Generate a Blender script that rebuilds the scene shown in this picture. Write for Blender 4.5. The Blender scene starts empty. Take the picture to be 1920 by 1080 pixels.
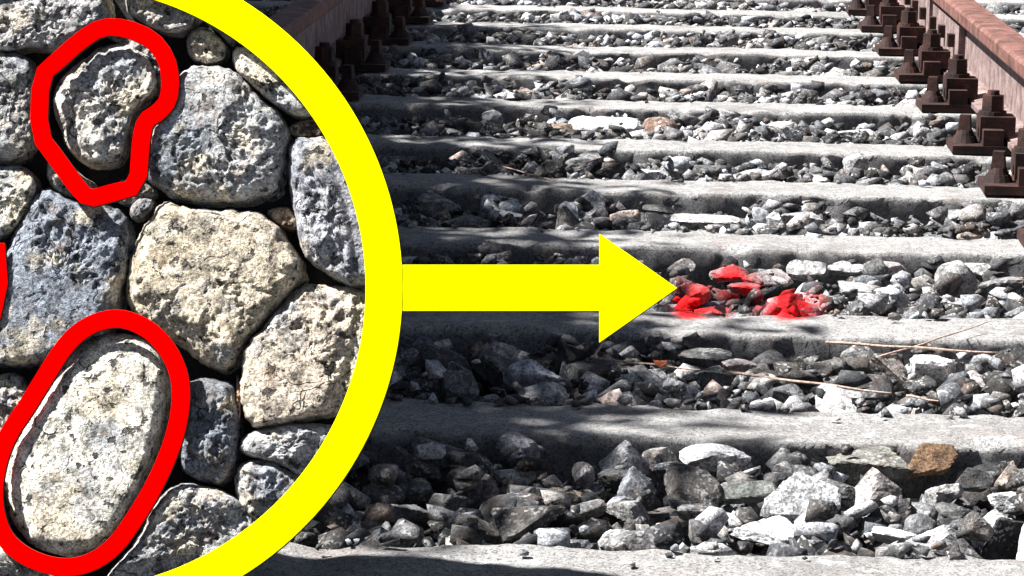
import bpy, bmesh, math, random
import numpy as np
from mathutils import Vector, Matrix, noise as mnoise

# ------------------------------------------------------------------ camera
SC = bpy.context.scene
COL = SC.collection
F = 5600.0                      # focal length in pixels of the 1920 wide photograph
H = 0.71                        # lens above the sleeper tops
ROLL = math.radians(1.35)
d = Vector((280, 980, -F)).normalized()          # track direction in camera axes
u = Vector((math.sin(ROLL), math.cos(ROLL), 0)); u = (u - u.dot(d) * d).normalized()
xr = d.cross(u)
RW = Matrix(((xr.x, xr.y, xr.z), (d.x, d.y, d.z), (u.x, u.y, u.z)))   # camera axes -> world
CAM = Vector((0, 0, H))
cd = bpy.data.cameras.new('camera'); cam = bpy.data.objects.new('camera', cd); COL.objects.link(cam)
cam.matrix_world = Matrix.Translation(CAM) @ RW.to_4x4()
cd.sensor_width = 36; cd.lens = 36 * F / 1920; cd.clip_start = .05; cd.clip_end = 900
SC.camera = cam

# ------------------------------------------------------------------ light
SUN = Vector((-.58, .0, .81)).normalized()
w = bpy.data.worlds.new('World'); SC.world = w; w.use_nodes = True
nt = w.node_tree; nt.nodes.clear()
sky = nt.nodes.new('ShaderNodeTexSky'); sky.sky_type = 'NISHITA'; sky.sun_disc = False
sky.sun_elevation = math.asin(SUN.z); sky.sun_rotation = math.atan2(SUN.x, SUN.y)
sky.dust_density = .1; sky.air_density = .4; sky.ozone_density = .5
bg = nt.nodes.new('ShaderNodeBackground'); bg.inputs[1].default_value = .05
wo = nt.nodes.new('ShaderNodeOutputWorld')
hs = nt.nodes.new('ShaderNodeHueSaturation'); hs.inputs['Saturation'].default_value = .6; hs.inputs['Value'].default_value = .9
nt.links.new(sky.outputs[0], hs.inputs['Color']); nt.links.new(hs.outputs[0], bg.inputs[0]); nt.links.new(bg.outputs[0], wo.inputs[0])
sl = bpy.data.lights.new('sun', 'SUN'); sl.energy = 5; sl.angle = math.radians(1.2); sl.color = (1, .975, .95)
so = bpy.data.objects.new('sun', sl); COL.objects.link(so); so.location = SUN * 20
so.rotation_euler = SUN.to_track_quat('Z', 'Y').to_euler()
vs = SC.view_settings; vs.view_transform = 'Standard'; vs.look = 'None'; vs.gamma = 1; vs.exposure = 1.7
SC.cycles.max_bounces = 6; SC.cycles.diffuse_bounces = 2

# ------------------------------------------------------------------ helpers
def ray(px, py):
    return RW @ Vector(((px - 960) / F, (540 - py) / F, -1))
def gnd(px, py, z=0.0):
    r = ray(px, py); return CAM + r * ((z - H) / r.z)
def proj(p):
    c = RW.transposed() @ (Vector(p) - CAM); return (960 + F * c.x / -c.z, 540 - F * c.y / -c.z, -c.z)
def at(px, py, dep):
    return CAM + ray(px, py) * dep
def tag(o, label=None, cat=None, group=None, kind=None):
    if label: o['label'] = label
    if cat: o['category'] = cat
    if group: o['group'] = group
    if kind: o['kind'] = kind
    return o
def empty(name, loc, rot=None):
    o = bpy.data.objects.new(name, None); COL.objects.link(o); o.empty_display_size = .05
    if rot is not None: o.matrix_world = Matrix.Translation(loc) @ rot.to_4x4()
    else: o.location = loc
    return o
def mesh(name, v, f, mat, smooth=False):
    m = bpy.data.meshes.new(name); m.from_pydata([tuple(q) for q in v], [], f)
    m.materials.append(mat)
    if smooth: m.polygons.foreach_set('use_smooth', [True] * len(m.polygons))
    m.update(); return m
def link(name, m, parent=None, loc=None):
    o = bpy.data.objects.new(name, m); COL.objects.link(o)
    if parent: o.parent = parent
    if loc is not None: o.location = loc
    return o
def from_bm(name, bm, mat, parent=None, bevel=0, seg=2):
    if bevel:
        bmesh.ops.bevel(bm, geom=[e for e in bm.edges if e.calc_face_angle(0) > .5], offset=bevel, segments=seg, affect='EDGES', profile=.6)
    m = bpy.data.meshes.new(name); bm.to_mesh(m); bm.free(); m.materials.append(mat)
    return link(name, m, parent)
def box(bm, x0, x1, y0, y1, z0, z1):
    v = [bm.verts.new(p) for p in ((x0,y0,z0),(x1,y0,z0),(x1,y1,z0),(x0,y1,z0),(x0,y0,z1),(x1,y0,z1),(x1,y1,z1),(x0,y1,z1))]
    for q in ((0,3,2,1),(4,5,6,7),(0,1,5,4),(1,2,6,5),(2,3,7,6),(3,0,4,7)): bm.faces.new([v[i] for i in q])
def prism(bm, cx, cy, z0, z1, r0, r1, n, a0=0):
    lo = [bm.verts.new((cx + r0*math.cos(a0+2*math.pi*i/n), cy + r0*math.sin(a0+2*math.pi*i/n), z0)) for i in range(n)]
    hi = [bm.verts.new((cx + r1*math.cos(a0+2*math.pi*i/n), cy + r1*math.sin(a0+2*math.pi*i/n), z1)) for i in range(n)]
    for i in range(n): bm.faces.new((lo[i], lo[(i+1)%n], hi[(i+1)%n], hi[i]))
    bm.faces.new(hi); bm.faces.new(lo[::-1])
def tube(name, pts, rad, mat, parent=None, n=7):
    v = []; f = []
    P = [Vector(p) for p in pts]
    for i, p in enumerate(P):
        t = (P[min(i+1, len(P)-1)] - P[max(i-1, 0)]).normalized()
        a = t.cross(Vector((.13, .2, .97))).normalized(); b = t.cross(a)
        r = rad[i] if isinstance(rad, (list, tuple)) else rad
        for k in range(n):
            an = 2*math.pi*k/n; v.append(p + a*(r*math.cos(an)) + b*(r*math.sin(an)))
    for i in range(len(P)-1):
        for k in range(n): f.append((i*n+k, i*n+(k+1)%n, (i+1)*n+(k+1)%n, (i+1)*n+k))
    f.append(tuple(range(n))[::-1]); f.append(tuple(range((len(P)-1)*n, len(P)*n)))
    return link(name, mesh(name, v, f, mat, True), parent)

# ------------------------------------------------------------------ materials
class NT:
    def __init__(s, name):
        s.m = bpy.data.materials.new(name); s.m.use_nodes = True; s.t = s.m.node_tree
        s.b = s.t.nodes['Principled BSDF']; s.b.inputs['Specular IOR Level'].default_value = .25
    def n(s, ty, **k):
        q = s.t.nodes.new(ty)
        for a, b in k.items(): setattr(q, a, b)
        return q
    def l(s, a, b): s.t.links.new(a, b)
    def noise(s, vec, scale, det=6, rough=.6):
        q = s.n('ShaderNodeTexNoise'); q.inputs['Scale'].default_value = scale
        q.inputs['Detail'].default_value = det; q.inputs['Roughness'].default_value = rough
        s.l(vec, q.inputs['Vector']); return q.outputs['Fac']
    def voro(s, vec, scale, feature='F1'):
        q = s.n('ShaderNodeTexVoronoi', feature=feature); q.inputs['Scale'].default_value = scale
        s.l(vec, q.inputs['Vector']); return q
    def ramp(s, fac, stops, interp='LINEAR'):
        q = s.n('ShaderNodeValToRGB'); q.color_ramp.interpolation = interp
        e = q.color_ramp.elements
        while len(e) < len(stops): e.new(.5)
        for i, (p, c) in enumerate(stops):
            e[i].position = p; e[i].color = (c, c, c, 1) if not isinstance(c, tuple) else (*c, 1)
        s.l(fac, q.inputs[0]); return q.outputs[0]
    def mix(s, fac, a, b, mode='MIX'):
        q = s.n('ShaderNodeMix', data_type='RGBA', blend_type=mode)
        for i, x in ((0, fac), (6, a), (7, b)):
            if isinstance(x, (int, float)): q.inputs[i].default_value = x if i == 0 else (x, x, x, 1)
            elif isinstance(x, tuple): q.inputs[i].default_value = (*x, 1)
            else: s.l(x, q.inputs[i])
        return q.outputs[2]
    def math(s, op, a, b=None, clamp=False):
        q = s.n('ShaderNodeMath', operation=op, use_clamp=clamp)
        for i, x in ((0, a), (1, b)):
            if x is None: continue
            if isinstance(x, (int, float)): q.inputs[i].default_value = x
            else: s.l(x, q.inputs[i])
        return q.outputs[0]
    def bump(s, h, strength, dist):
        q = s.n('ShaderNodeBump'); q.inputs['Strength'].default_value = strength; q.inputs['Distance'].default_value = dist
        s.l(h, q.inputs['Height']); s.l(q.outputs[0], s.b.inputs['Normal'])
    def done(s, col, rough=.9):
        if isinstance(col, tuple): s.b.inputs['Base Color'].default_value = (*col, 1)
        else: s.l(col, s.b.inputs['Base Color'])
        if isinstance(rough, float): s.b.inputs['Roughness'].default_value = rough
        else: s.l(rough, s.b.inputs['Roughness'])
        return s.m

# sprayed red paint on a few stones: centre, radii across / along the track
SPRAY = [(gnd(1298, 560, -.01), .040, .095), (gnd(1372, 513, -.01), .030, .040), (gnd(1398, 541, -.01), .040, .028),
         (gnd(1482, 570, -.01), .036, .12), (gnd(1440, 528, -.01), .055, .03), (gnd(1484, 588, 0), .020, .03), (gnd(1290, 586, 0), .020, .03)]
def red_spray(N, col):
    pos = N.n('ShaderNodeNewGeometry').outputs['Position']
    nz = N.noise(pos, 45, 3)
    tot = None
    for c, rx, ry in SPRAY:
        sub = N.n('ShaderNodeVectorMath', operation='SUBTRACT'); N.l(pos, sub.inputs[0]); sub.inputs[1].default_value = c
        mul = N.n('ShaderNodeVectorMath', operation='MULTIPLY'); N.l(sub.outputs[0], mul.inputs[0]); mul.inputs[1].default_value = (1/rx, 1/ry, 1/.08)
        ln = N.n('ShaderNodeVectorMath', operation='LENGTH'); N.l(mul.outputs[0], ln.inputs[0])
        v = N.math('ADD', ln.outputs['Value'], N.math('MULTIPLY', N.math('SUBTRACT', nz, .5), .5))
        v = N.math('DIVIDE', N.math('SUBTRACT', 1.55, v), 1.0, True)
        tot = v if tot is None else N.math('MAXIMUM', tot, v)
    return N.mix(N.math('MULTIPLY', N.math('POWER', tot, 1.3), .97), col, N.mix(1.0, (.80, .002, .006), N.ramp(N.noise(pos, 150, 4, .7), [(.38, .35), (.52, 1.)]), 'MULTIPLY'))

def ballast_mat(name, use_attr):
    N = NT(name)
    if use_attr:
        a = N.n('ShaderNodeAttribute', attribute_name='tint'); base = a.outputs['Color']; vec = N.n('ShaderNodeNewGeometry').outputs['Position']
        rnd = a.outputs['Alpha']
    else:
        oi = N.n('ShaderNodeObjectInfo'); base = oi.outputs['Color']; rnd = oi.outputs['Random']
        vec = N.n('ShaderNodeNewGeometry').outputs['Position']
    fine = N.noise(vec, 420, 5, .7); mid = N.noise(vec, 70, 5, .65); big = N.noise(vec, 22, 3)
    sp = N.voro(vec, 330).outputs['Color']
    sep = N.n('ShaderNodeSeparateColor'); N.l(sp, sep.inputs[0])
    k = N.ramp(mid, [(.36, .42), (.52, 1.0), (.66, 1.7)])
    c = N.mix(1.0, base, k, 'MULTIPLY')
    c = N.mix(1.0, c, N.ramp(fine, [(.35, .45), (.5, 1.), (.68, 1.6)]), 'MULTIPLY')
    # crystalline speckles, more on some stones than on others
    light = N.math('MULTIPLY', N.ramp(sep.outputs[0], [(.76, 0.), (.80, 1.)]), N.ramp(big, [(.45, 0.), (.6, .55)]))
    c = N.mix(light, c, (.5, .49, .47))
    dark = N.math('MULTIPLY', N.ramp(sep.outputs[1], [(.78, 0.), (.82, 1.)]), .5)
    c = N.mix(dark, c, (.035, .036, .04))
    c = N.mix(N.math('MULTIPLY', N.ramp(N.noise(vec, 30, 4), [(.56, 0.), (.68, 1.)]), .28), c, (.20, .13, .09))
    c = red_spray(N, c)
    hgt = N.math('ADD', N.math('MULTIPLY', fine, .5), mid)
    N.bump(hgt, .8, .0035)
    return N.done(c, .88)
M_ROCK = ballast_mat('ballast_rock', False); M_STUFF = ballast_mat('ballast_rock_small', True)

def concrete_mat():
    N = NT('weathered_concrete'); vec = N.n('ShaderNodeNewGeometry').outputs['Position']
    big = N.noise(vec, 7, 5); mid = N.noise(vec, 60, 5, .7); fine = N.noise(vec, 520, 4, .8)
    v = N.voro(vec, 420).outputs['Color']; sep = N.n('ShaderNodeSeparateColor'); N.l(v, sep.inputs[0])
    c = N.ramp(mid, [(.33, (.25, .247, .243)), (.5, (.31, .306, .30)), (.66, (.37, .366, .357))])
    c = N.mix(1.0, c, N.ramp(big, [(.35, .85), (.6, 1.1)]), 'MULTIPLY')
    c = N.mix(1.0, c, N.ramp(fine, [(.36, .35), (.5, 1.), (.66, 1.5)]), 'MULTIPLY')
    c = N.mix(N.math('MULTIPLY', N.ramp(sep.outputs[0], [(.82, 0.), (.86, 1.)]), .65), c, (.06, .062, .065))
    c = N.mix(N.math('MULTIPLY', N.ramp(sep.outputs[1], [(.84, 0.), (.88, 1.)]), .5), c, (.5, .49, .47))
    st = N.n('ShaderNodeTexNoise'); st.inputs['Scale'].default_value = 3.2; st.inputs['Detail'].default_value = 7; st.inputs['Roughness'].default_value = .72; N.l(vec, st.inputs['Vector'])
    c = N.mix(N.math('MULTIPLY', N.ramp(st.outputs['Fac'], [(.52, 0.), (.60, 1.)]), .45), c, (.15, .145, .14))
    c = N.mix(N.math('MULTIPLY', N.ramp(N.noise(vec, 38, 5, .7), [(.55, 0.), (.62, 1.)]), .55), c, (.52, .51, .49))
    # rust wash from the rails
    c = N.mix(N.math('MULTIPLY', N.ramp(N.noise(vec, 13, 4), [(.54, 0.), (.7, 1.)]), .35), c, (.19, .125, .10))
    # shade of the vertical sides painted in: darker, bluer below the top edge
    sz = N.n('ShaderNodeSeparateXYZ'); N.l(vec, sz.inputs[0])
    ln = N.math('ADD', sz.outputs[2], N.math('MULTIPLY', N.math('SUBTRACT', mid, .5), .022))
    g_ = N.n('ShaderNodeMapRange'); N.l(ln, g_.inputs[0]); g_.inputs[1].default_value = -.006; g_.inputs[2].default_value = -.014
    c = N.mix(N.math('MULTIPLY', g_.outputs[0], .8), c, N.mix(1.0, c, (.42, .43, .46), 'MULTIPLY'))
    c = red_spray(N, c)
    N.bump(N.math('ADD', mid, N.math('MULTIPLY', fine, .8)), .9, .004)
    return N.done(c, .92)
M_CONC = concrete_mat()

def rust_mat(name, a, b, c2):
    N = NT(name); vec = N.n('ShaderNodeNewGeometry').outputs['Position']
    n1 = N.noise(vec, 25, 6, .65); n2 = N.noise(vec, 260, 4, .7)
    c = N.ramp(n1, [(.35, a), (.52, b), (.68, c2)])
    c = N.mix(1.0, c, N.ramp(n2, [(.35, .6), (.6, 1.25)]), 'MULTIPLY')
    N.bump(N.math('ADD', n2, n1), .5, .002)
    return N.done(c, .75)
M_RAIL = rust_mat('rusty_rail_steel', (.06, .030, .024), (.145, .066, .052), (.20, .105, .088))
M_WEB = rust_mat('faded_rail_web', (.10, .065, .058), (.20, .145, .135), (.28, .22, .21))
M_IRON = rust_mat('dark_rusty_iron', (.014, .008, .007), (.035, .016, .013), (.075, .030, .022))

def paint(name, col):
    N = NT(name); vec = N.n('ShaderNodeTexCoord').outputs['Object']
    n = N.noise(vec, 90, 4); c = N.mix(1.0, col, N.ramp(n, [(.3, .97), (.7, 1.)]), 'MULTIPLY')
    N.b.inputs['Specular IOR Level'].default_value = .0
    N.bump(n, .05, .0006)
    return N.done(c, .6)
M_YEL = paint('yellow_paint', (.97, .97, .0)); M_RED = paint('red_paint', (.66, .0, .0))
M_EDGE = paint('anti_bounce_edge', (.05, .045, .04)); M_STEEL = paint('grey_painted_steel', (.12, .12, .12))

def wall_mat():
    N = NT('wall_stone'); tc = N.n('ShaderNodeNewGeometry').outputs['Position']; oi = N.n('ShaderNodeObjectInfo')
    off = N.n('ShaderNodeVectorMath', operation='MULTIPLY_ADD'); N.l(tc, off.inputs[0]); off.inputs[1].default_value = (1, 1, 1)
    cmb = N.n('ShaderNodeCombineXYZ'); N.l(N.math('MULTIPLY', oi.outputs['Random'], 37.), cmb.inputs[0]); N.l(cmb.outputs[0], off.inputs[2])
    vec = off.outputs[0]
    n1 = N.noise(vec, 16, 5, .6); n2 = N.noise(vec, 75, 6, .7); n3 = N.noise(vec, 420, 4, .8)
    base = oi.outputs['Color']
    # patches of blue grey lichen film and of pale tan
    c = N.mix(N.ramp(n1, [(.50, 0.), (.62, .75)]), base, (.185, .21, .245))
    c = N.mix(N.math('MULTIPLY', N.ramp(N.noise(vec, 20, 5), [(.50, 0.), (.62, 1.)]), .7), c, (.64, .55, .39))
    c = N.mix(1.0, c, N.ramp(n2, [(.34, .28), (.48, .95), (.66, 1.6)]), 'MULTIPLY')
    c = N.mix(1.0, c, N.ramp(n3, [(.36, .22), (.5, 1.), (.64, 1.6)]), 'MULTIPLY')
    pits = N.ramp(N.noise(vec, 110, 3, .55), [(.60, 0.), (.66, 1.)])
    c = N.mix(N.math('MULTIPLY', pits, .88), c, (.025, .025, .028))
    # thin cracks
    w_ = N.n('ShaderNodeVectorMath', operation='ADD'); N.l(vec, w_.inputs[0])
    nq = N.n('ShaderNodeTexNoise'); nq.inputs['Scale'].default_value = 30; N.l(vec, nq.inputs['Vector'])
    sc = N.n('ShaderNodeVectorMath', operation='SCALE'); N.l(nq.outputs['Color'], sc.inputs[0]); sc.inputs['Scale'].default_value = .05; N.l(sc.outputs[0], w_.inputs[1])
    cr = N.voro(w_.outputs[0], 26, 'DISTANCE_TO_EDGE').outputs['Distance']
    crk = N.math('MULTIPLY', N.ramp(cr, [(.0, 1.), (.022, 0.)]), N.ramp(N.noise(vec, 17, 3), [(.54, 0.), (.64, 1.)]))
    c = N.mix(N.math('MULTIPLY', crk, .8), c, (.03, .028, .027))
    c = N.mix(N.math('MULTIPLY', N.ramp(N.noise(vec, 36, 3), [(.62, 0.), (.72, 1.)]), .4), c, (.30, .17, .09))
    h = N.math('SUBTRACT', N.math('ADD', n2, N.math('MULTIPLY', n3, .35)), N.math('ADD', N.math('MULTIPLY', pits, .5), crk))
    N.bump(h, 1.0, .006)
    return N.done(c, .93)
M_WALL = wall_mat()
def simple(name, c, sc=80, r=.95):
    N = NT(name); vec = N.n('ShaderNodeNewGeometry').outputs['Position']; n = N.noise(vec, sc, 6, .7)
    N.bump(n, .8, .01)
    return N.done(N.mix(1.0, c, N.ramp(n, [(.3, .5), (.7, 1.5)]), 'MULTIPLY'), r)
M_MORTAR = simple('dark_mortar', (.022, .021, .02), 120)
M_BED = simple('ballast_bed_dust', (.10, .10, .10), 60)
M_STRAW = simple('dry_straw', (.58, .42, .34), 200, .7)
M_LEAFR = simple('dead_leaf', (.45, .12, .05), 200, .7)
M_LEAF = simple('green_leaf', (.05, .085, .03), 30, .6)
M_BARK = simple('bark', (.12, .09, .07), 60)

# ------------------------------------------------------------------ ground
random.seed(4); rng = np.random.default_rng(11)
g = link('ground', mesh('ground', [(-250, -250, -.16), (250, -250, -.16), (250, 500, -.16), (-250, 500, -.16)], [(0, 1, 2, 3)], M_BED))
tag(g, kind='structure')
bed = bmesh.new(); box(bed, -1.9, 1.9, .6, 26, -.158, -.115)
tag(from_bm('ballast_bed', bed, M_BED), kind='structure')

# ------------------------------------------------------------------ sleepers
FRONT = [822, 622, 465, 362, 283, 207, 150, 100, 57, 25]
ys = [gnd(1300, p).y for p in FRONT]
sp = np.polyfit(range(len(ys)), ys, 1)
ys = [ys[0] - sp[0]] + ys                                  # the sleeper cut by the lower edge of the picture
ys = [ys[0] - sp[0]] + ys
while len(ys) < 15: ys.append(ys[-1] + sp[0])
SLW = .165
ORD = ['nearest', 'nearest', 'second', 'third', 'fourth', 'fifth', 'sixth', 'seventh', 'eighth', 'ninth', 'tenth', 'eleventh', 'twelfth']
def sleeper(k, y):
    nx = 260 if k < 8 else 120
    if k > 12: nx = 12
    prof = [(.004, -.16), (.002, -.08), (.0, -.03), (0, -.008), (.0008, -.002), (.003, -.0003), (.02, 0)]
    prof += [(t, 0) for t in (.04, .065, .09, .115, .135)] + [(SLW-.012, 0), (SLW-.005, -.003), (SLW-.001, -.012), (SLW+.004, -.06), (SLW+.010, -.16)]
    L = 1.25; v = []; f = []
    for i in range(nx+1):
        x = -L + 2*L*i/nx
        bow = .004*mnoise.noise(Vector((x*1.1, k*7.3, 0)))
        for j, (py, pz) in enumerate(prof):
            P = Vector((x*22, k*9.1 + py*22, pz*22))
            e = .9 if j in (3, 4, 5, 12, 13, 14) else .12
            chip = max(0, mnoise.fractal(P*.55, 1.0, 2.0, 4) - .10) * .026 * (1 if j in (3, 4, 5, 6) else .3)
            dn = mnoise.fractal(P, .9, 2.1, 4) * .0035 * e
            v.append((x, py + bow + dn + (chip if j < 8 else -chip), pz - chip*.8 + dn*.8 + .004*mnoise.noise(Vector((x*2.5, k*3.1, 1)))))
    n = len(prof)
    for i in range(nx):
        for j in range(n-1): f.append((i*n+j, (i+1)*n+j, (i+1)*n+j+1, i*n+j+1))
    f.append(tuple(range(n))[::-1]); f.append(tuple(range(nx*n, nx*n+n)))
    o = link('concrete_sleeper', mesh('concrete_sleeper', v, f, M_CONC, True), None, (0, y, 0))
    if k == 0: lab = 'weathered concrete sleeper under the stone disc, below the lower picture edge'
    elif k == 1: lab = 'weathered pale concrete sleeper along the bottom edge, nearest of all sleepers in view'
    elif k < 13: lab = 'weathered concrete sleeper, %s from the bottom edge%s' % (ORD[k], {2: ', straight in front of white rock row', 3: ', with red spray on its top', 4: ', just behind the arrow head'}.get(k, ''))
    else: lab = '%s concrete sleeper beyond the upper picture edge' % ('first hidden' if k == 13 else 'last')
    tag(o, lab, 'sleeper', 'concrete sleepers across the track')
for k, y in enumerate(ys): sleeper(k, y)

# ------------------------------------------------------------------ rails
RH = .172; PLT = .016                                         # head height above the sleeper, plate thickness
def rail(cx, side, label):
    prof = [(-.0625, 0), (-.0625, .010), (-.02, .022), (-.009, .034), (-.008, .105), (-.016, .118), (-.034, .124), (-.036, .128), (-.036, .150), (-.030, .156), (0, .158)]
    prof = prof + [(-a, b) for a, b in prof[-2::-1]]
    Y = [1.0 + .25*i for i in range(0, 140)]
    root = empty('rail', (cx, 1.0, 0)); root.location = (cx, 0, 0)
    def part(name, sel, mat):
        v = []; f = []; n = len(sel)
        for yy in Y:
            for a, b in sel: v.append((a, yy, PLT + b))
        for i in range(len(Y)-1):
            for j in range(n): f.append((i*n+j, i*n+(j+1) % n, (i+1)*n+(j+1) % n, (i+1)*n+j))
        f.append(tuple(range(n))); f.append(tuple(range((len(Y)-1)*n, len(Y)*n))[::-1])
        link(name, mesh(name, v, [q[::-1] for q in f], mat), root)
    hd = [(a, b) for a, b in prof if b >= .118]
    part('rail_head', hd, M_RAIL)
    part('rail_web', [(-.0085, .0215), (-.008, .117), (.008, .117), (.0085, .0215)], M_WEB)
    part('rail_foot', [(-.0625, 0), (-.0625, .010), (-.02, .021), (.02, .021), (.0625, .010), (.0625, 0)], M_WEB)
    # fishplates on the gauge side of the joint
    if side > 0:
        for a, b in ((6.95, 7.62), (7.72, 8.45)):
            bm = bmesh.new(); box(bm, -.024, -.0095, a, b, PLT+.026, PLT+.112)
            fp = from_bm('fishplate', bm, M_WEB, root, .004)
            for q in range(3):
                c = a + .1 + q*.24; bm = bmesh.new()
                box(bm, -.040, -.024, c-.016, c+.016, PLT+.054, PLT+.084)
                from_bm('fishplate_nut', bm, M_IRON, fp, .004)
    tag(root, label, 'rail')
XR = .69 + .036; XL = -.75 - .036
rail(XR, 1, 'rusty steel rail at the upper right corner, its pale web lit by the sun')
rail(XL, -1, 'rusty steel rail at upper left, in dark shade beside the yellow ring')

def fastening():
    root = empty('rail_fastening', (0, 0, 0))
    bm = bmesh.new(); box(bm, -.165, .165, .018, .148, .001, PLT); from_bm('base_plate', bm, M_IRON, root, .003)
    for s in (-1, 1):
        bm = bmesh.new(); box(bm, min(s*.070, s*.108), max(s*.070, s*.108), .020, .146, PLT-.001, PLT+.030); from_bm('plate_rib', bm, M_IRON, root, .004)
        bm = bmesh.new(); box(bm, min(s*.046, s*.112), max(s*.046, s*.112), .048, .122, PLT+.012, PLT+.052)
        from_bm('rail_clip', bm, M_IRON, root, .006)
        bm = bmesh.new(); prism(bm, s*.086, .085, PLT+.052, PLT+.060, .027, .026, 16)
        ws = from_bm('washer', bm, M_IRON, root, .001)
        bm = bmesh.new(); prism(bm, s*.086, .085, PLT+.060, PLT+.090, .0225, .0215, 6, .3); prism(bm, s*.086, .085, PLT+.089, PLT+.099, .012, .011, 12)
        from_bm('nut', bm, M_IRON, root, .0015)
        bm = bmesh.new(); prism(bm, s*.137, .080, PLT, PLT+.012, .026, .021, 16); prism(bm, s*.137, .080, PLT+.0115, PLT+.024, .019, .014, 16)
        prism(bm, s*.137, .080, PLT+.023, PLT+.052, .0165, .0135, 4, .55)
        from_bm('track_screw', bm, M_IRON, root, .0015)
    return root
fast = fastening(); first = True
def copy_tree(o):
    c = o.copy(); COL.objects.link(c)
    for ch in o.children:
        e = ch.copy(); COL.objects.link(e); e.parent = c
    return c
for side, X in ((1, XR), (-1, XL)):
    for k in range(1, 13):
        if first: o = fast; first = False
        else: o = copy_tree(fast)
        o.location = (X, ys[k] + .004, .003 + .004*mnoise.noise(Vector((X*2.5, k*3.1, 1)))); o.rotation_euler.z = random.uniform(-.02, .02)
        nm = ORD[k] if k < 13 else 'far'
        tag(o, 'rusty iron bolted fastening holding the %s rail on the %s sleeper from the bottom' % ('right' if side > 0 else 'left shaded', nm if k > 1 else 'nearest'),
            'rail fastening', 'bolted rail fastenings along the rails')

# ------------------------------------------------------------------ rocks
def ico(sub):
    bm = bmesh.new(); bmesh.ops.create_icosphere(bm, subdivisions=sub, radius=1); bm.verts.ensure_lookup_table()
    v = np.array([q.co[:] for q in bm.verts]); f = np.array([[q.index for q in p.verts] for p in bm.faces]); bm.free(); return v, f
def rock_shape(sub, seed, roundish=False):
    v, f = ico(sub); v = v.copy(); r = np.random.default_rng(seed)
    n = 26 if roundish else int(r.integers(7, 12))
    rad = np.full(len(v), 1.3 if not roundish else 1.0)
    acc = np.zeros(len(v))
    for i in range(n):
        nn = r.normal(size=3); nn /= np.linalg.norm(nn)
        dd = r.uniform(.84, .95) if roundish else r.uniform(.34, .85)
        t = v @ nn; q = np.where(t > 1e-3, dd/np.maximum(t, 1e-3), 9)
        rad = np.minimum(rad, q)
    v *= rad[:, None]
    v /= np.abs(v).max(axis=0)          # fill the unit box
    if sub >= 4:
        for i in range(len(v)):
            p = Vector(v[i])*2.2 + Vector((seed*3.7, 0, 0))
            v[i] *= 1 + .045*mnoise.fractal(p, .8, 2.1, 4) + (.03*mnoise.noise(p*3.1) if not roundish else 0)
    return v, f
NV = 22
HI = [rock_shape(4, 100+i) for i in range(NV)]
LO = [rock_shape(3, 100+i) for i in range(NV)]
def shard(seed, n):
    q = np.random.default_rng(seed); P = q.normal(size=(n, 3)); P /= np.linalg.norm(P, axis=1)[:, None]; P *= q.uniform(.72, 1.0, (n, 1)); P /= np.abs(P).max(axis=0)
    bm = bmesh.new()
    for p in P: bm.verts.new(p)
    o = bmesh.ops.convex_hull(bm, input=bm.verts)
    bmesh.ops.delete(bm, geom=[e for e in o['geom_interior'] if isinstance(e, bmesh.types.BMVert)], context='VERTS')
    bmesh.ops.recalc_face_normals(bm, faces=bm.faces); bmesh.ops.triangulate(bm, faces=bm.faces); bm.verts.index_update(); bm.verts.ensure_lookup_table()
    v = np.array([w_.co[:] for w_ in bm.verts]); f = np.array([[w_.index for w_ in p.verts] for p in bm.faces]); bm.free(); return v, f
XLO = [shard(300+i, 13) for i in range(NV)]
TINY = [shard(400+i, 8) for i in range(NV)]
RND = [rock_shape(4, 500+i, True) for i in range(4)]
def mk(i, vf, mat=M_ROCK, sm=False):
    return mesh('ballast_stone', vf[0], vf[1].tolist(), mat, sm)
HI_M = [mk(i, vf) for i, vf in enumerate(HI)]; RND_M = [mk(i, vf, sm=True) for i, vf in enumerate(RND)]

# heightmap of the bed in front of the lens
X0, X1, Y0, Y1, C = -2.0, 1.9, 1.7, 10.2, .01
NX, NY = int((X1-X0)/C), int((Y1-Y0)/C)
hm = np.full((NX, NY), -.112)
gy = Y0 + (np.arange(NY)+.5)*C
issl = np.zeros(NY, bool)
for y in ys:
    issl |= (gy > y-.004) & (gy < y+SLW+.006)
hm[:, issl] = 0.0
inX = np.abs(X0 + (np.arange(NX)+.5)*C) < 1.26
hm[np.ix_(~inX, issl)] = -.112
LEVEL = -.047
def drop(x, y, rx, ry, hz, sink=.35):
    i0, i1 = int((x-rx-X0)/C), int((x+rx-X0)/C)+1; j0, j1 = int((y-ry-Y0)/C), int((y+ry-Y0)/C)+1
    if i0 < 0 or j0 < 0 or i1 >= NX or j1 >= NY: return None
    sub = hm[i0:i1, j0:j1]
    px_ = X0 + (np.arange(i0, i1)+.5)*C - x; py_ = Y0 + (np.arange(j0, j1)+.5)*C - y
    q = 1 - (px_[:, None]/rx)**2 - (py_[None, :]/ry)**2
    m = q > .05
    if not m.any(): return None
    s = sub[m]; base = np.quantile(s, .72)
    zc = base + hz*(1-sink)
    return zc, (i0, i1, j0, j1), m, q
def commit(zc, win, m, q, hz):
    i0, i1, j0, j1 = win; sub = hm[i0:i1, j0:j1]
    top = zc + hz*.85*np.sqrt(np.clip(q, 0, 1))
    sub[m] = np.maximum(sub[m], top[m])

def tint():
    r = rng.random()
    if r < .44: g_ = rng.uniform(.028, .075)
    elif r < .73: g_ = rng.uniform(.085, .18)
    else: g_ = rng.uniform(.27, .55)
    t = rng.random()
    if t < .45: c = (1.0, 1.0, 1.02)
    elif t < .75: c = (.95, 1.0, 1.08)
    elif t < .96: c = (1.06, 1.0, .95)
    else: c = (1.22, .97, .85)
    return (g_*c[0], g_*c[1], g_*c[2])

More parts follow.
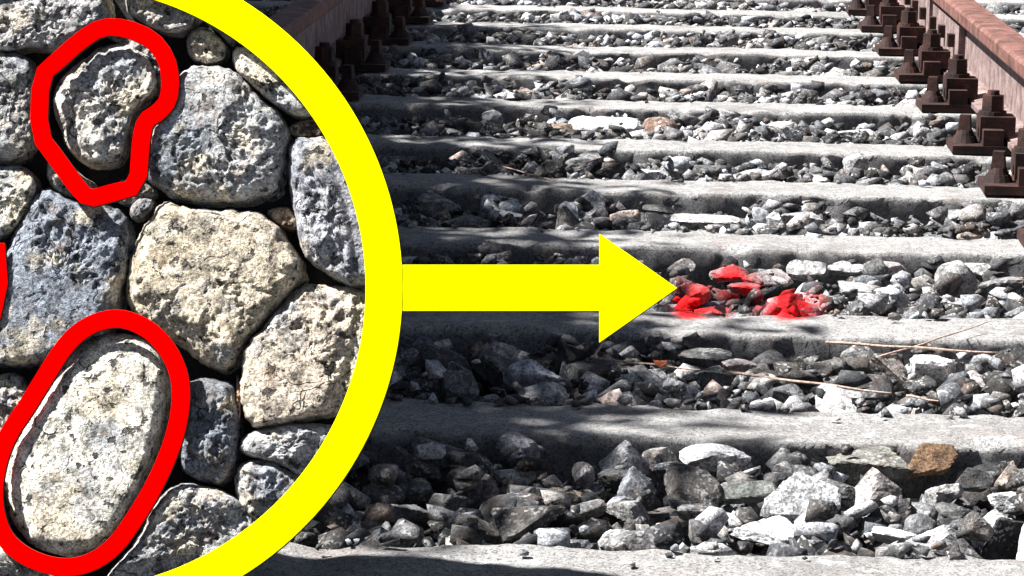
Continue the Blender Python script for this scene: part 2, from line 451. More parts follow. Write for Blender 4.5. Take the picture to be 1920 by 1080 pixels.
stones = []     # x, y, z, rx, ry, rz, rotmatrix, tint, variant, hero label
# --- hand placed stones seen in the photograph: px, py, width, height, colour, kind, label
G = lambda v, r=1, g_=1, b=1: (v*r, v*g_, v*b)
HERO = [
 (735,862,75,50,G(.09),'a',None),(835,850,115,72,G(.17,1.05,1,.95),'a','grey angular stone with lit top beside the yellow ring, bottom gravel row'),
 (962,858,92,84,G(.26,1,1,1.05),'a','blocky stone, light top and dark blue grey side, left in the bottom gravel row'),
 (895,903,110,72,G(.14,1.1,1,.95),'a',None),(975,925,125,64,G(.15),'a',None),(1040,905,52,36,G(.3,1.1,1,.97),'a',None),
 (1088,893,54,48,G(.28,1.05,1,1),'a',None),(1050,922,85,30,G(.32,1.25,1,.75),'a','small tan stone left of the middle, bottom gravel row'),
 (1170,872,90,84,G(.42),'a','pale upright stone leaning left in the bottom gravel row below the arrow tip'),
 (1158,908,70,52,G(.055),'a',None),(1243,868,92,50,G(.26,1.1,1,.97),'a',None),(1255,900,85,60,G(.10,.93,1,1.15),'a',None),
 (1362,868,165,54,G(.66),'b','long white block of rock lying in front of the second sleeper'),
 (1308,903,62,52,G(.06,1.1,1,.95),'a',None),(1400,925,112,52,G(.13,.97,1.03,.97),'a',None),
 (1505,950,135,118,G(.50,.98,1,1),'b','largest white grey boulder-like rock in the bottom gravel row'),
 (1420,998,135,50,G(.62),'a','flat white stone left of the biggest white rock, bottom edge'),
 (1630,872,155,82,G(.155,1.0,1,.88),'a','big smooth olive grey stone in front of the second sleeper'),
 (1686,848,42,36,G(.30,.85,1,1.2),'r','small smooth bluish pebble beside the rusty orange stone'),
 (1745,868,98,72,(.19,.115,.065),'a','rusty orange brown stone in the bottom gravel row at right'),
 (1640,926,95,90,G(.38,1.1,1,.95),'a','mottled pinkish pale stone right of the biggest white rock'),
 (1585,918,100,40,G(.09),'a',None),(1755,932,92,62,G(.32),'a',None),(1725,992,62,52,G(.17,.97,1,1.03),'r',None),
 (1665,1008,110,32,G(.6),'a',None),(1800,962,92,42,G(.11),'a',None),(1822,905,82,52,G(.07),'a',None),(1888,892,52,52,G(.26,1.2,1,.85),'a',None),
 (1855,985,105,50,G(.36),'a',None),(1893,935,72,42,G(.55),'a',None),(790,915,85,50,G(.11),'a',None),(735,905,62,46,G(.12),'a',None),
 (850,945,85,46,G(.10),'a',None),(760,960,90,50,G(.13),'a',None),(1100,960,90,40,G(.14),'a',None),(1190,965,100,45,G(.2),'a',None),(1300,970,95,45,G(.11),'a',None),
 (872,708,62,82,G(.18,1,1,.95),'a','upright dark stone with pointed top, left end of the second gravel row'),
 (948,692,125,66,G(.09,1,1,.95),'a',None),(1018,742,98,50,G(.36),'a','pale triangular stone left in the second gravel row'),
 (1090,692,122,58,G(.06),'a',None),(1198,716,125,46,G(.42),'a','pale pitted long stone in the second gravel row below the arrowhead'),
 (1282,733,78,56,G(.58),'a','whitish slanting stone in the second gravel row left of the dark one'),
 (1336,706,72,62,G(.09,.97,1,1.02),'a',None),(1330,676,112,30,G(.09),'f',None),(1425,704,84,60,G(.055,1.1,1,.95),'a',None),
 (1385,690,62,30,G(.32,1.15,1,.98),'a',None),(1450,672,82,36,G(.11),'a',None),(1530,684,84,30,G(.10),'f',None),
 (1655,690,92,60,G(.22,1.15,1,.9),'a',None),(1738,700,104,62,G(.66),'b','bright white stone at right in the second gravel row'),
 (1716,718,72,24,G(.08),'f',None),(1838,636,68,26,G(.66),'b','small white block against the third sleeper at right'),
 (1888,684,95,72,G(.05),'a','black angular stone at the right picture edge, second gravel row'),(1812,716,112,36,G(.32,1.1,1,.98),'a',None),
 (1460,736,85,24,G(.36),'f',None),(1590,740,132,24,G(.30),'f',None),(1765,652,64,36,G(.62),'a',None),(1610,664,62,42,G(.14),'a',None),
 (1280,500,54,28,G(.17,1.1,1,.95),'a',None),(1372,514,78,34,G(.22),'a','flat stone sprayed bright red, middle of the third gravel row'),
 (1300,552,66,36,G(.2),'f','red sprayed stone right at the tip of the yellow arrow'),(1440,520,94,26,G(.28,1.15,1,.98),'f',None),(1400,545,70,24,G(.2),'f',None),
 (1516,510,78,48,G(.28),'a',None),(1586,506,74,30,G(.4),'a',None),(1656,482,78,42,G(.14),'a',None),(1668,502,94,42,G(.30,1.15,1,.97),'a',None),
 (1792,530,78,72,G(.30),'r','smooth round grey cobble in the third gravel row at right'),(1825,502,84,26,G(.4),'f',None),
 (1885,546,94,46,G(.17),'a',None),(1680,560,88,30,G(.48),'a',None),(1482,566,88,38,G(.66),'a','white stone with a red sprayed centre, third gravel row'),
 (1600,546,95,26,G(.3),'f',None),(1560,566,102,24,G(.28),'f',None),(1745,562,60,30,G(.3),'a',None),
 (820,386,78,48,G(.28),'a',None),(872,420,94,50,G(.15),'a',None),(1050,396,54,42,G(.05),'a',None),
 (1106,390,70,62,G(.32,.98,1,1.05),'a','light grey pitted stone standing up just above the arrowhead'),(1182,404,62,36,G(.17),'a',None),(1246,390,95,20,G(.08),'f',None),
 (1330,420,150,36,G(.38,1.05,1,.98),'a',None),(1456,415,38,38,G(.42),'a',None),(1562,380,62,36,G(.24),'a',None),(1502,410,84,40,G(.28),'a',None),
 (1620,410,94,36,G(.14),'a',None),(1692,382,94,36,G(.32),'a',None),(1840,396,74,36,G(.11),'a',None),(1770,402,84,30,G(.28),'a',None),
 (1225,325,72,26,G(.68),'b','small bright white stone lying just behind the fifth sleeper'),(1340,300,62,36,G(.28),'a',None),
 (1140,240,140,46,G(.74),'b','large flat white slab of rock, the whitest stone far up the track'),(1230,242,78,40,(.15,.095,.07),'a','brown angular stone touching the right end of the white slab'),
 (922,224,46,32,G(.26),'r','small round pebble left of the white slab'),(1058,240,62,26,(.2,.15,.11),'f',None),(1712,212,74,44,G(.32),'r','round mottled stone near the right rail, fifth gravel row'),
 (1620,250,90,22,G(.5),'f',None),(1480,245,90,26,G(.5),'f',None),
]
hero_xy = []
for px, py, ww, hh, col, kd, lab in HERO:
    c = gnd(px, py, -.018); s = proj(c)[2] / F
    hw = ww*s*.54; hz = hh*s*.56
    dy = min(hw*.85, .045) if kd != 'f' else hw*.7
    k = max(i for i in range(len(ys)) if ys[i] + SLW < c.y + .35 and ys[i] < c.y + .0) if c.y > ys[0] else 0
    lo, hi_ = ys[k] + SLW + dy*.75, ys[k+1] - dy*.7
    y = min(max(c.y, lo), hi_)
    x = c.x
    zc = gnd(px, py, 0)            # keep the picture height of the stone once its depth is clamped
    r = ray(px, py); t = y / r.y; z = (CAM + r*t).z
    x = (CAM + r*t).x
    z = max(min(z, .03), -.06)
    hero_xy.append((x, y, max(hw, dy)))
    rz = rng.uniform(-.25, .25) if kd != 'r' else rng.uniform(0, 6)
    R = Matrix.Rotation(rz, 3, 'Z') @ Matrix.Rotation(rng.uniform(-.25, .12), 3, 'X') @ Matrix.Rotation(rng.uniform(-.2, .2), 3, 'Y')
    if kd == 'f': R = Matrix.Rotation(rz, 3, 'Z') @ Matrix.Rotation(rng.uniform(-.1, .25), 3, 'X')
    stones.append([x, y, z, hw, dy, hz, R, col, int(rng.integers(0, NV)), lab or '', kd, True])
HN = len(stones)

def visible_x(y, m=.35):
    # half widths of the view at that distance, with a margin for a step aside
    return max(-1.95, -1237/F*y - m), min(1.85, 683/F*y + m)
def near_hero(x, y, r):
    for a, b, c in hero_xy:
        if abs(a-x) < (c+r)*.72 and abs(b-y) < (c+r)*.72: return True
    return False
cribs = [(ys[k]+SLW, ys[k+1]) for k in range(len(ys)-1) if ys[k+1] < Y1-.05]
cribs = [(Y0+.05, ys[0])] + cribs if ys[0] > Y0+.1 else cribs
def scatter(n_per_m2, r0, r1, cap, heroes, jitter=.01, layer=0):
    for a, b in cribs:
        ym = (a+b)/2; xa, xb = visible_x(ym)
        n = int((xb-xa)*(b-a)*n_per_m2*(1.6 if ym < 3.9 and r1 > .02 else 1))
        for _ in range(n):
            r = r0 + (r1-r0)*rng.random()**1.6
            x = rng.uniform(xa, xb); y = rng.uniform(a + r*.75, b - r*.75)
            asp = rng.uniform(.62, 1.0); fl = rng.uniform(.34, .78)
            rx, ry, hz = r, r*asp, r*fl
            if heroes and near_hero(x, y, r): continue
            q = drop(x, y, rx, ry, hz, .3)
            if q is None: continue
            zc, win, m, qq = q
            lim = cap + jitter*rng.normal() + .010*mnoise.noise(Vector((x*3, y*3, 2)))
            if zc + hz*.8 > lim: 
                if zc > lim: continue
                zc = lim - hz*.8
            commit(zc, win, m, qq, hz)
            R = Matrix.Rotation(rng.uniform(-.9, .9) + (math.pi if rng.random() < .5 else 0), 3, 'Z') @ Matrix.Rotation(rng.normal()*.42, 3, 'X') @ Matrix.Rotation(rng.normal()*.36, 3, 'Y')
            stones.append([x, y, zc, rx, ry, hz, R, tint(), int(rng.integers(0, NV)), '', 'a', layer > 0])
# shoulders outside the sleeper ends
scatter(520, .020, .040, -.036, False, layer=0)
# heroes into the heightmap
for s in stones[:HN]:
    q = drop(s[0], s[1], s[3], s[4], s[5])
    if q: commit(s[2], q[1], q[2], q[3], s[5])
scatter(560, .018, .044, -.008, True, .010, layer=1)
scatter(1550, .009, .024, -.008, True, .010, layer=0)
scatter(1200, .005, .011, -.014, False, .012, layer=0)
# stones lying on the far shoulders and a few chips on the sleepers
for _ in range(420):
    k = int(rng.integers(1, 12)); xa, xb = visible_x(ys[k], .1); x = rng.uniform(xa, xb)
    y = ys[k] + SLW - abs(rng.normal())*.022; r = rng.uniform(.003, .012)
    stones.append([x, y, r*.5, r, r*.8, r*.6, Matrix.Rotation(rng.uniform(0, 6), 3, 'Z'), tint(), int(rng.integers(0, NV)), '', 'a', False])
for _ in range(1500):
    y = rng.uniform(6, Y1-.1); sgn = 1 if rng.random() < .5 else -1; x = sgn*rng.uniform(1.24, 1.85); r = rng.uniform(.02, .045)
    stones.append([x, y, -.05 + r*.3, r, r*.8, r*.6, Matrix.Rotation(rng.uniform(0, 6), 3, 'Z'), tint(), int(rng.integers(0, NV)), '', 'a', False])

# the largest in the picture become objects of their own
def behind_sign(px, py):
    if (px-119)**2 + (py-540)**2 < 600**2: return True
    return 755 < px < 1140 and 500 < py < 580
rank = []
for i, s in enumerate(stones):
    px, py, dep = proj(s[:3])
    if -30 < px < 1950 and -20 < py < 1100 and s[11] and not behind_sign(px, py): rank.append(((1e6 if i < HN else 0) + s[3]*s[5]/dep**2, i, px, py))
rank.sort(reverse=True); single = rank[:300]; sidx = {q[1]: q for q in single}
def words(s, px, py):
    v = sum(s[7])/3; warm = s[7][0]/max(s[7][2], 1e-4)
    cw = 'charcoal' if v < .07 else 'dark grey' if v < .115 else 'mid grey' if v < .18 else 'light grey' if v < .30 else 'pale' if v < .5 else 'white'
    if warm > 1.4: cw = 'brown' if v < .2 else 'pinkish tan'
    elif warm > 1.12: cw = 'brownish ' + cw
    sh = 'flat' if s[5] < .5*s[3] else 'chunky' if s[5] > .75*s[3] else 'angular'
    k = min(range(len(ys)), key=lambda i: abs(ys[i] - s[1] - .15) if ys[i] > s[1] else 9)
    row = 'bottom' if k <= 2 else {3:'second', 4:'third', 5:'fourth', 6:'fifth', 7:'sixth', 8:'seventh', 9:'eighth', 10:'ninth'}.get(k, 'topmost')
    zone = ('beside yellow ring' if px < 860 else 'left of arrowhead' if px < 1120 else 'near arrowhead' if px < 1270 else
            'near red spray' if px < 1520 else 'right of red spray' if px < 1720 else 'far right')
    dep = s[1] - max([y_ for y_ in ys if y_ < s[1]] or [0])
    fb = 'front' if dep < .32 else 'back'
    sz = 'small ' if s[3] < .024 else 'large ' if s[3] > .036 else ''
    return '%s%s %s stone, %s of %s gravel row, %s' % (sz, cw, sh, fb, row, zone)
LAB = {}
for i, s in enumerate(stones):
    if i in sidx: LAB[i] = s[9] or words(s, sidx[i][2], sidx[i][3])
for t in set(LAB.values()):
    L_ = sorted((i for i in LAB if LAB[i] == t), key=lambda i: sidx[i][2])
    if len(L_) > 1:
        w_ = {2: ['left one', 'right one'], 3: ['left one', 'middle one', 'right one']}.get(len(L_), ['leftmost', 'second from left', 'third from left', 'fourth from left', 'fifth from left'])
        for q, i in enumerate(L_): LAB[i] = t + ', ' + w_[min(q, len(w_)-1)]
for i, s in enumerate(stones):
    if i not in sidx: continue
    _, _, px, py = sidx[i]
    mm = RND_M[s[8] % 4] if s[10] == 'r' else HI_M[s[8]]
    o = link('ballast_stone', mm); sc = Matrix.Diagonal((s[3], s[4], s[5]))
    if s[10] == 'r': sc = Matrix.Diagonal((s[3], s[4], s[5]*1.05))
    o.matrix_world = Matrix.Translation(s[:3]) @ (s[6] @ sc).to_4x4()
    o.color = (*s[7], 1)
    tag(o, LAB[i], 'stone', 'ballast stones between the sleepers')
# the rest in one object
V = []; Fc = []; T = []; off = 0
for i, s in enumerate(stones):
    if i in sidx: continue
    px, py, dep = proj(s[:3])
    src = LO if s[11] and dep < 5.4 and i % 5 < 3 else XLO if s[3] > .012 else TINY
    v, f = src[s[8]]
    A = np.array(s[6]) @ np.diag((s[3], s[4], s[5]))
    V.append(v @ A.T + np.array(s[:3])); Fc.append(f + off); off += len(v)
    T.append(np.tile((*s[7], 1), (len(v), 1)))
V = np.concatenate(V); Fc = np.concatenate(Fc); T = np.concatenate(T)
m = bpy.data.meshes.new('ballast_gravel'); m.vertices.add(len(V)); m.vertices.foreach_set('co', V.ravel())
m.loops.add(Fc.size); m.loops.foreach_set('vertex_index', Fc.ravel().astype(np.int32))
m.polygons.add(len(Fc)); m.polygons.foreach_set('loop_start', np.arange(0, Fc.size, 3, dtype=np.int32))
m.update(calc_edges=True)
a = m.color_attributes.new('tint', 'FLOAT_COLOR', 'POINT'); a.data.foreach_set('color', T.ravel().astype(np.float32))
m.materials.append(M_STUFF); m.validate()
gr = link('ballast_gravel', m); tag(gr, 'grey crushed stone gravel filling the spaces between the concrete sleepers', 'gravel', kind='stuff')

# ------------------------------------------------------------------ straws and a dead leaf
def straw(pts, r, label):
    P = []
    for i in range(len(pts)-1):
        a_, b_ = Vector(pts[i]), Vector(pts[i+1])
        for t in range(6): P.append(a_.lerp(b_, t/6))
    P.append(Vector(pts[-1])); L = len(P)
    P = [p + Vector((0, 0, .0006*math.sin(i*1.1))) for i, p in enumerate(P)]
    o = tube('straw', P, [r*(1-.5*i/L) for i in range(L)], M_STRAW)
    tag(o, label, 'straw', 'dry straws on the ballast')
straw([gnd(1112, 672, -.005), gnd(1210, 682, .002), gnd(1312, 694, .0)], .0016, 'thin dry straw lying on stones below the arrowhead, its left end at a bent stalk')
straw([gnd(1355, 697, .004), gnd(1520, 718, .006), gnd(1672, 738, .002)], .0021, 'long pink tan straw sloping down right across the second gravel row')
straw([gnd(1548, 642, .012), gnd(1700, 651, .012), gnd(1872, 662, .010)], .0021, 'longest pale straw nearly level in front of the third sleeper')
straw([gnd(1640, 672, -.005), gnd(1745, 640, .006), gnd(1852, 604, .012)], .0014, 'thin straw rising right beside the small white block')
straw([gnd(1112, 672, .0), gnd(1134, 636, .02), gnd(1152, 590, .045)], .0016, 'upright yellow stalk standing under the arrowhead')
straw([gnd(860, 300, -.002), gnd(940, 312, .002), gnd(1042, 339, .004)], .0016, 'dry straw far up, ending on the fifth sleeper')
straw([gnd(1700, 742, .004), gnd(1760, 752, .004)], .0016, 'short pale straw on the edge of the second sleeper')
lf = []
c0 = gnd(1238, 681, .004)
for i in range(9):
    t = i/8*2*math.pi; lf.append(c0 + Vector((.009*math.cos(t), .007*math.sin(t), .004*math.cos(2*t))))
v = [c0 + Vector((0, 0, .003))] + lf[:-1] + [p - Vector((0, 0, .0006)) for p in lf[:-1]]
f = [(0, 1+i, 1+(i+1) % 8) for i in range(8)] + [(1+i, 9+i, 9+(i+1) % 8, 1+(i+1) % 8) for i in range(8)] + [tuple(range(9, 17))[::-1]]
tag(link('dead_leaf', mesh('dead_leaf', v, f, M_LEAFR)), 'small orange dead leaf lying on the stones right of the yellow stalk', 'leaf')

# ------------------------------------------------------------------ round stone wall in a yellow ring with an arrow
D = 2.48; CX, CY, RO, RI = 119, 540, 636, 566
S = D / F                                               # metres per pixel in the plane of the ring
ctr = at(CX, CY, D)
ax, ay, az = RW.col[0].copy(), RW.col[1].copy(), RW.col[2].copy()     # across, up, towards the lens
base = ctr - ay*(RO*S)
NRM = Vector((az.x - .20, az.y, az.z + .19)).normalized()      # the plate leans back and is turned a little to the left
az = NRM; ax = (ax - ax.dot(az)*az).normalized(); ay = az.cross(ax)
ROT = Matrix((ax, ay, az)).transposed()
def L2(px, py, fwd=0.0):                                # pixel in the ring plane -> local coordinates of the wall
    rr_ = ray(px, py); t_ = ((base + az*fwd) - CAM).dot(az) / rr_.dot(az)
    p = CAM + rr_*t_ - base
    return Vector((p.dot(ax), p.dot(ay), p.dot(az)))
def chaikin(P, n=2):
    for _ in range(n):
        Q = []
        for i in range(len(P)):
            a_, b_ = P[i], P[(i+1) % len(P)]
            Q += [(a_[0]*.75+b_[0]*.25, a_[1]*.75+b_[1]*.25), (a_[0]*.25+b_[0]*.75, a_[1]*.25+b_[1]*.75)]
        P = Q
    return P
def extrude_outline(name, outer, inner, z0, z1, mat, parent, bev=.0012):
    """ring (outer+inner outline with equal counts) or plate (inner None) of real thickness"""
    bm = bmesh.new(); n = len(outer)
    A = [bm.verts.new((p[0], p[1], z1)) for p in outer]; B = [bm.verts.new((p[0], p[1], z0)) for p in outer]
    if inner:
        Ci = [bm.verts.new((p[0], p[1], z1)) for p in inner]; Di = [bm.verts.new((p[0], p[1], z0)) for p in inner]
    for i in range(n):
        j = (i+1) % n
        bm.faces.new((A[i], B[i], B[j], A[j]))
        if inner:
            bm.faces.new((Ci[i], Ci[j], Di[j], Di[i])); bm.faces.new((A[i], A[j], Ci[j], Ci[i])); bm.faces.new((B[i], Di[i], Di[j], B[j]))
    if not inner: bm.faces.new(A); bm.faces.new(B[::-1])
    bmesh.ops.recalc_face_normals(bm, faces=bm.faces)
    o = from_bm(name, bm, mat, parent, bev, 2)
    o.data.materials.append(M_EDGE)                     # dark edge colour added to keep yellow and red bounce off the stones
    for p in o.data.polygons:
        if abs(p.normal.z) < .6: p.material_index = 1
    return o

sign = empty('ring_arrow_sign', base, ROT)
tag(sign, 'big bright yellow ring with a yellow arrow pointing right, round the stone wall', 'arrow sign')
n = 180
def circ(r, z): 
    q = [L2(CX + r*math.cos(2*math.pi*i/n), CY + r*math.sin(2*math.pi*i/n), z) for i in range(n)]
    return [(p.x, p.y) for p in q]
ZF = .014
extrude_outline('ring', circ(RO, ZF), circ(RI, ZF), .0095, ZF, M_YEL, sign, .0006)
arrow_px = [(744, 496), (1123, 496), (1123, 437), (1270, 540), (1123, 643), (1123, 583), (744, 583)]
extrude_outline('arrow', [(L2(x, y, ZF).x, L2(x, y, ZF).y) for x, y in arrow_px], None, .0105, ZF-.0006, M_YEL, sign, .0005)
o = tube('rear_strut', [ROT.transposed() @ (ROT @ Vector((0, .36, -.05)) + Vector((0, t*.20, -t*.345))) for t in (0, .5, 1)], .012, M_STEEL, sign, 10)
o['label'] = 'grey steel strut behind the ring'

wall = empty('round_stone_wall', base, ROT)
tag(wall, 'round patch of grey and tan rubble stone wall framed by the yellow ring', 'stone wall')
extrude_outline('mortar', [( (p[0]), p[1]) for p in circ(RI+3, -.03)], None, -.045, -.028, M_MORTAR, wall, 0)

def stone(poly, col, hgt=.020, seed=0, dome=3.0, rough=1.0, lab=None, sm=1):
    P = chaikin(poly, sm); cx = sum(p[0] for p in P)/len(P); cy = sum(p[1] for p in P)/len(P)
    ex_ = 4.5
    P = [(x + (x-cx)/max(1, math.hypot(x-cx, y-cy))*ex_, y + (y-cy)/max(1, math.hypot(x-cx, y-cy))*ex_) for x, y in P]
    # resample evenly
    pts = np.array(P + [P[0]], float); seg = np.hypot(*np.diff(pts, axis=0).T); cum = np.r_[0, np.cumsum(seg)]
    per = cum[-1]; nA = int(min(200, max(48, per/5))); nR = int(min(44, max(12, per/22)))
    tt = np.linspace(0, per, nA, endpoint=False)
    ex = np.interp(tt, cum, pts[:, 0]); ey = np.interp(tt, cum, pts[:, 1])
    c = L2(cx, cy, 0); v = []; f = []
    sd = Vector((seed*11.3, seed*5.1, 0))
    back = -.032
    tilt = (math.sin(seed*2.1)*.05, math.cos(seed*1.7)*.05)
    rings = [(1.0, None)] + [(1 - (j/nR), 1) for j in range(0, nR)]
    size = math.sqrt(per/4)*S*10
    for j, (s_, fl) in enumerate(rings):
        for i in range(nA):
            # ragged outline
            qx, qy = ex[i]-cx, ey[i]-cy
            e = 1 + .030*mnoise.fractal(Vector((qx*.045, qy*.045, seed*3.3)), .8, 2.0, 4)*min(1, rough)
            X, Y = cx + qx*s_*e, cy + qy*s_*e
            if fl is None: z = back
            else:
                prof = (1 - s_**(dome*2.6))**.55
                p = Vector((X*.010, Y*.010, 0)) + sd
                rid = 1 - abs(mnoise.fractal(p*1.3, 1.0, 2.0, 3))*2
                z = back + (hgt - back - .004)*(.42 + .58*prof)
                z += rough*(.0052*mnoise.fractal(p*.9, 1.0, 2.1, 5) + .0034*mnoise.fractal(p*6, .6, 2.2, 5) + .0030*(mnoise.cell(Vector((p.x*2.2 + .7*mnoise.noise(p*2), p.y*2.2 + .7*mnoise.noise(p*2 + sd), seed)))-.5)) * (.35 + .65*prof)
                z += (tilt[0]*(X-cx) + tilt[1]*(Y-cy))*S*2
                pit = mnoise.noise(p*7 + Vector((4, 9, 2)))
                if pit > .46: z -= (pit-.46)*.008*rough
            rr = math.hypot(X-CX, Y-CY); lim_ = .0065 + max(0, RI-14-rr)*.0004     # stays under the rim of the ring
            lim_ = min(lim_, .0150 + .10*max(0, z-.0150))
            if z > lim_: z = lim_ + .12*min(.006, z-lim_)
            l = L2(X, Y, z if fl is not None else back + (hgt - back - .004)*.42); v.append((l.x - c.x, l.y - c.y, z))
    for j in range(len(rings)-1):
        for i in range(nA):
            f.append((j*nA+i, (j+1)*nA+i, (j+1)*nA+(i+1) % nA, j*nA+(i+1) % nA))
    last = (len(rings)-1)*nA; v.append((0, 0, float(np.mean([v[last+i][2] for i in range(nA)])))); ci = len(v)-1
    for i in range(nA): f.append((last+i, ci, last+(i+1) % nA))
    area = sum(P[i][0]*P[(i+1) % len(P)][1] - P[(i+1) % len(P)][0]*P[i][1] for i in range(len(P)))
    if area < 0: f = [q[::-1] for q in f]
    o = link('stone', mesh('stone', v, f, M_WALL, True), wall, (c.x, c.y, 0)); o.color = (*col, 1)
    if lab: o['label'] = lab
    return o
TAN = (.52, .455, .345); GREY = (.37, .375, .37); DARK = (.17, .175, .185); PALE = (.60, .57, .51); BLUE = (.24, .265, .30)
ST = [
 ([(100,200),(106,160),(148,122),(192,92),(220,84),(260,93),(288,128),(293,164),(270,186),(247,206),(238,240),(230,295),(205,310),(155,304),(128,275),(115,235)], PALE, .015, 1, 3.4, 'small pale heart shaped stone inside the upper red loop'),
 ([(300,222),(330,195),(338,140),(370,126),(420,128),(452,148),(478,182),(520,212),(541,248),(530,310),(522,366),(430,380),(340,376),(296,348),(268,326),(278,262)], (.44,.44,.43), .022, 2, 3.5, None),
 ([(-60,-30),(60,-30),(190,-30),(203,12),(196,44),(150,62),(112,98),(62,84),(20,98),(-60,92)], (.38,.37,.36), .018, 3, 4, None),
 ([(242,-30),(330,-20),(372,22),(345,62),(300,58),(262,34),(238,20)], (.36,.34,.32), .012, 4, 3, None),
 ([(352,66),(384,50),(420,82),(424,106),(396,121),(356,108)], DARK, .004, 5, 3, None),
 ([(-70,102),(0,98),(50,105),(62,145),(60,205),(64,255),(42,302),(-70,302)], (.37,.36,.33), .020, 6, 4, None),
 ([(-40,322),(8,314),(40,312),(69,340),(62,372),(28,430),(-5,448),(-40,440)], (.38,.38,.36), .012, 7, 3, None),
 ([(76,346),(150,388),(214,386),(240,420),(240,500),(222,562),(212,612),(150,642),(62,682),(-35,678),(-35,560),(12,480),(38,420)], BLUE, .022, 8, 3.6, None),
 ([(312,378),(346,392),(430,398),(482,398),(528,436),(572,515),(548,542),(500,592),(456,642),(432,694),(388,686),(340,642),(284,612),(238,574),(243,500),(268,430)], TAN, .023, 9, 3.4, 'large tan stone in the middle of the wall patch'),
 ([(546,262),(600,256),(650,262),(700,340),(712,520),(678,534),(650,532),(600,502),(566,472),(556,405),(541,330)], (.35,.35,.37), .018, 10, 3, None),
 ([(560,536),(620,538),(700,548),(712,640),(690,740),(652,768),(560,784),(482,802),(456,778),(454,700),(462,648),(502,608)], (.56,.48,.38), .022, 11, 3.6, None),
 ([(440,92),(470,92),(520,128),(572,160),(620,215),(560,220),(522,200),(482,166),(455,142),(440,125)], (.5,.47,.42), .014, 12, 3, None),
 ([(542,236),(580,226),(616,226),(640,252),(590,254),(552,256)], (.2,.15,.12), .002, 13, 2.5, None),
 ([(362,712),(420,714),(442,732),(447,800),(442,868),(420,906),(372,900),(336,872),(344,800),(352,740)], DARK, .014, 14, 3.2, 'dark charcoal stone right of the lower red loop'),
 ([(458,818),(500,802),(560,795),(640,800),(640,860),(570,900),(532,868),(480,858),(452,848)], (.38,.38,.38), .015, 15, 3.2, None),
 ([(442,878),(478,862),(528,872),(572,904),(550,960),(500,975),(470,975),(446,940)], (.38,.38,.38), .012, 16, 3, None),
 ([(290,945),(330,908),(370,912),(430,926),(468,960),(500,1010),(440,1080),(360,1120),(150,1140),(205,1075),(262,1010)], (.37,.37,.37), .018, 17, 4, None),
 ([(-60,700),(0,706),(34,702),(46,722),(58,764),(20,806),(0,850),(-60,850)], (.33,.34,.36), .010, 18, 3, None),
 ([(150,642),(214,626),(262,634),(300,672),(313,722),(302,784),(288,840),(252,922),(208,1004),(150,1042),(84,1032),(40,1002),(12,940),(4,872),(20,820),(58,768),(94,700)], (.74,.70,.60), .023, 19, 2.2, 'big pale oval stone inside the lower red loop'),
 ([(-60,1000),(0,1000),(40,1046),(90,1070),(140,1080),(110,1130),(-60,1120)], (.36,.36,.34), .012, 20, 3, None),
 ([(545,392),(556,420),(552,432),(520,420),(500,398),(520,392)], (.28,.18,.12), .002, 21, 2.5, None),
 ([(248,384),(266,372),(288,376),(280,398),(256,412),(246,404)], (.3,.28,.25), .002, 22, 2.5, None),
 ([(92,300),(126,300),(146,330),(180,345),(170,372),(120,368),(92,340)], (.35,.34,.32), .004, 23, 2.5, None),
 ([(222,340),(262,338),(290,356),(282,372),(238,384),(214,372)], (.33,.32,.3), .003, 24, 2.5, None),
 ([(196,66),(240,64),(290,72),(316,104),(330,132),(318,190),(300,170),(296,120),(262,84),(214,78)], (.3,.29,.27), .004, 25, 2.5, None),
 ([(445,700),(452,730),(450,780),(448,812),(444,780),(442,730)], (.4,.25,.15), .0, 26, 2.5, None),
 ([(395,0),(420,25),(436,60),(430,86),(408,56),(384,36)], DARK, .002, 27, 2.5, None),
 # left of the frame
 ([(-240,-10),(-80,-28),(-72,92),(-82,120),(-180,110),(-260,60)], GREY, .018, 30, 3.5, None),
 ([(-330,110),(-260,78),(-185,122),(-84,132),(-80,290),(-150,330),(-250,300),(-340,250)], TAN, .022, 31, 3.5, None),
 ([(-440,300),(-345,262),(-250,314),(-155,342),(-160,450),(-280,480),(-430,460)], GREY, .020, 32, 3.5, None),
 ([(-140,345),(-60,312),(-48,440),(0,462),(-46,560),(-50,680),(-160,690),(-180,560),(-146,460)], PALE, .022, 33, 3.5, None),
 ([(-450,476),(-280,494),(-190,570),(-172,690),(-270,720),(-430,700)], BLUE, .020, 34, 3.5, None),
 ([(-420,715),(-275,735),(-170,705),(-72,712),(-75,850),(-180,900),(-330,860)], TAN, .020, 35, 3.5, None),
 ([(-310,880),(-180,914),(-74,862),(0,862),(-4,940),(18,990),(-70,990),(-90,1090),(-200,1040)], GREY, .020, 36, 3.5, None),
]
for poly, col, hg, sd, dm, lab in ST:
    stone(poly, tuple(q*.96 for q in col), hg, sd, dm, .42 if sd in (19,) else 1.0, lab, 2 if sd in (1, 19) else 1)

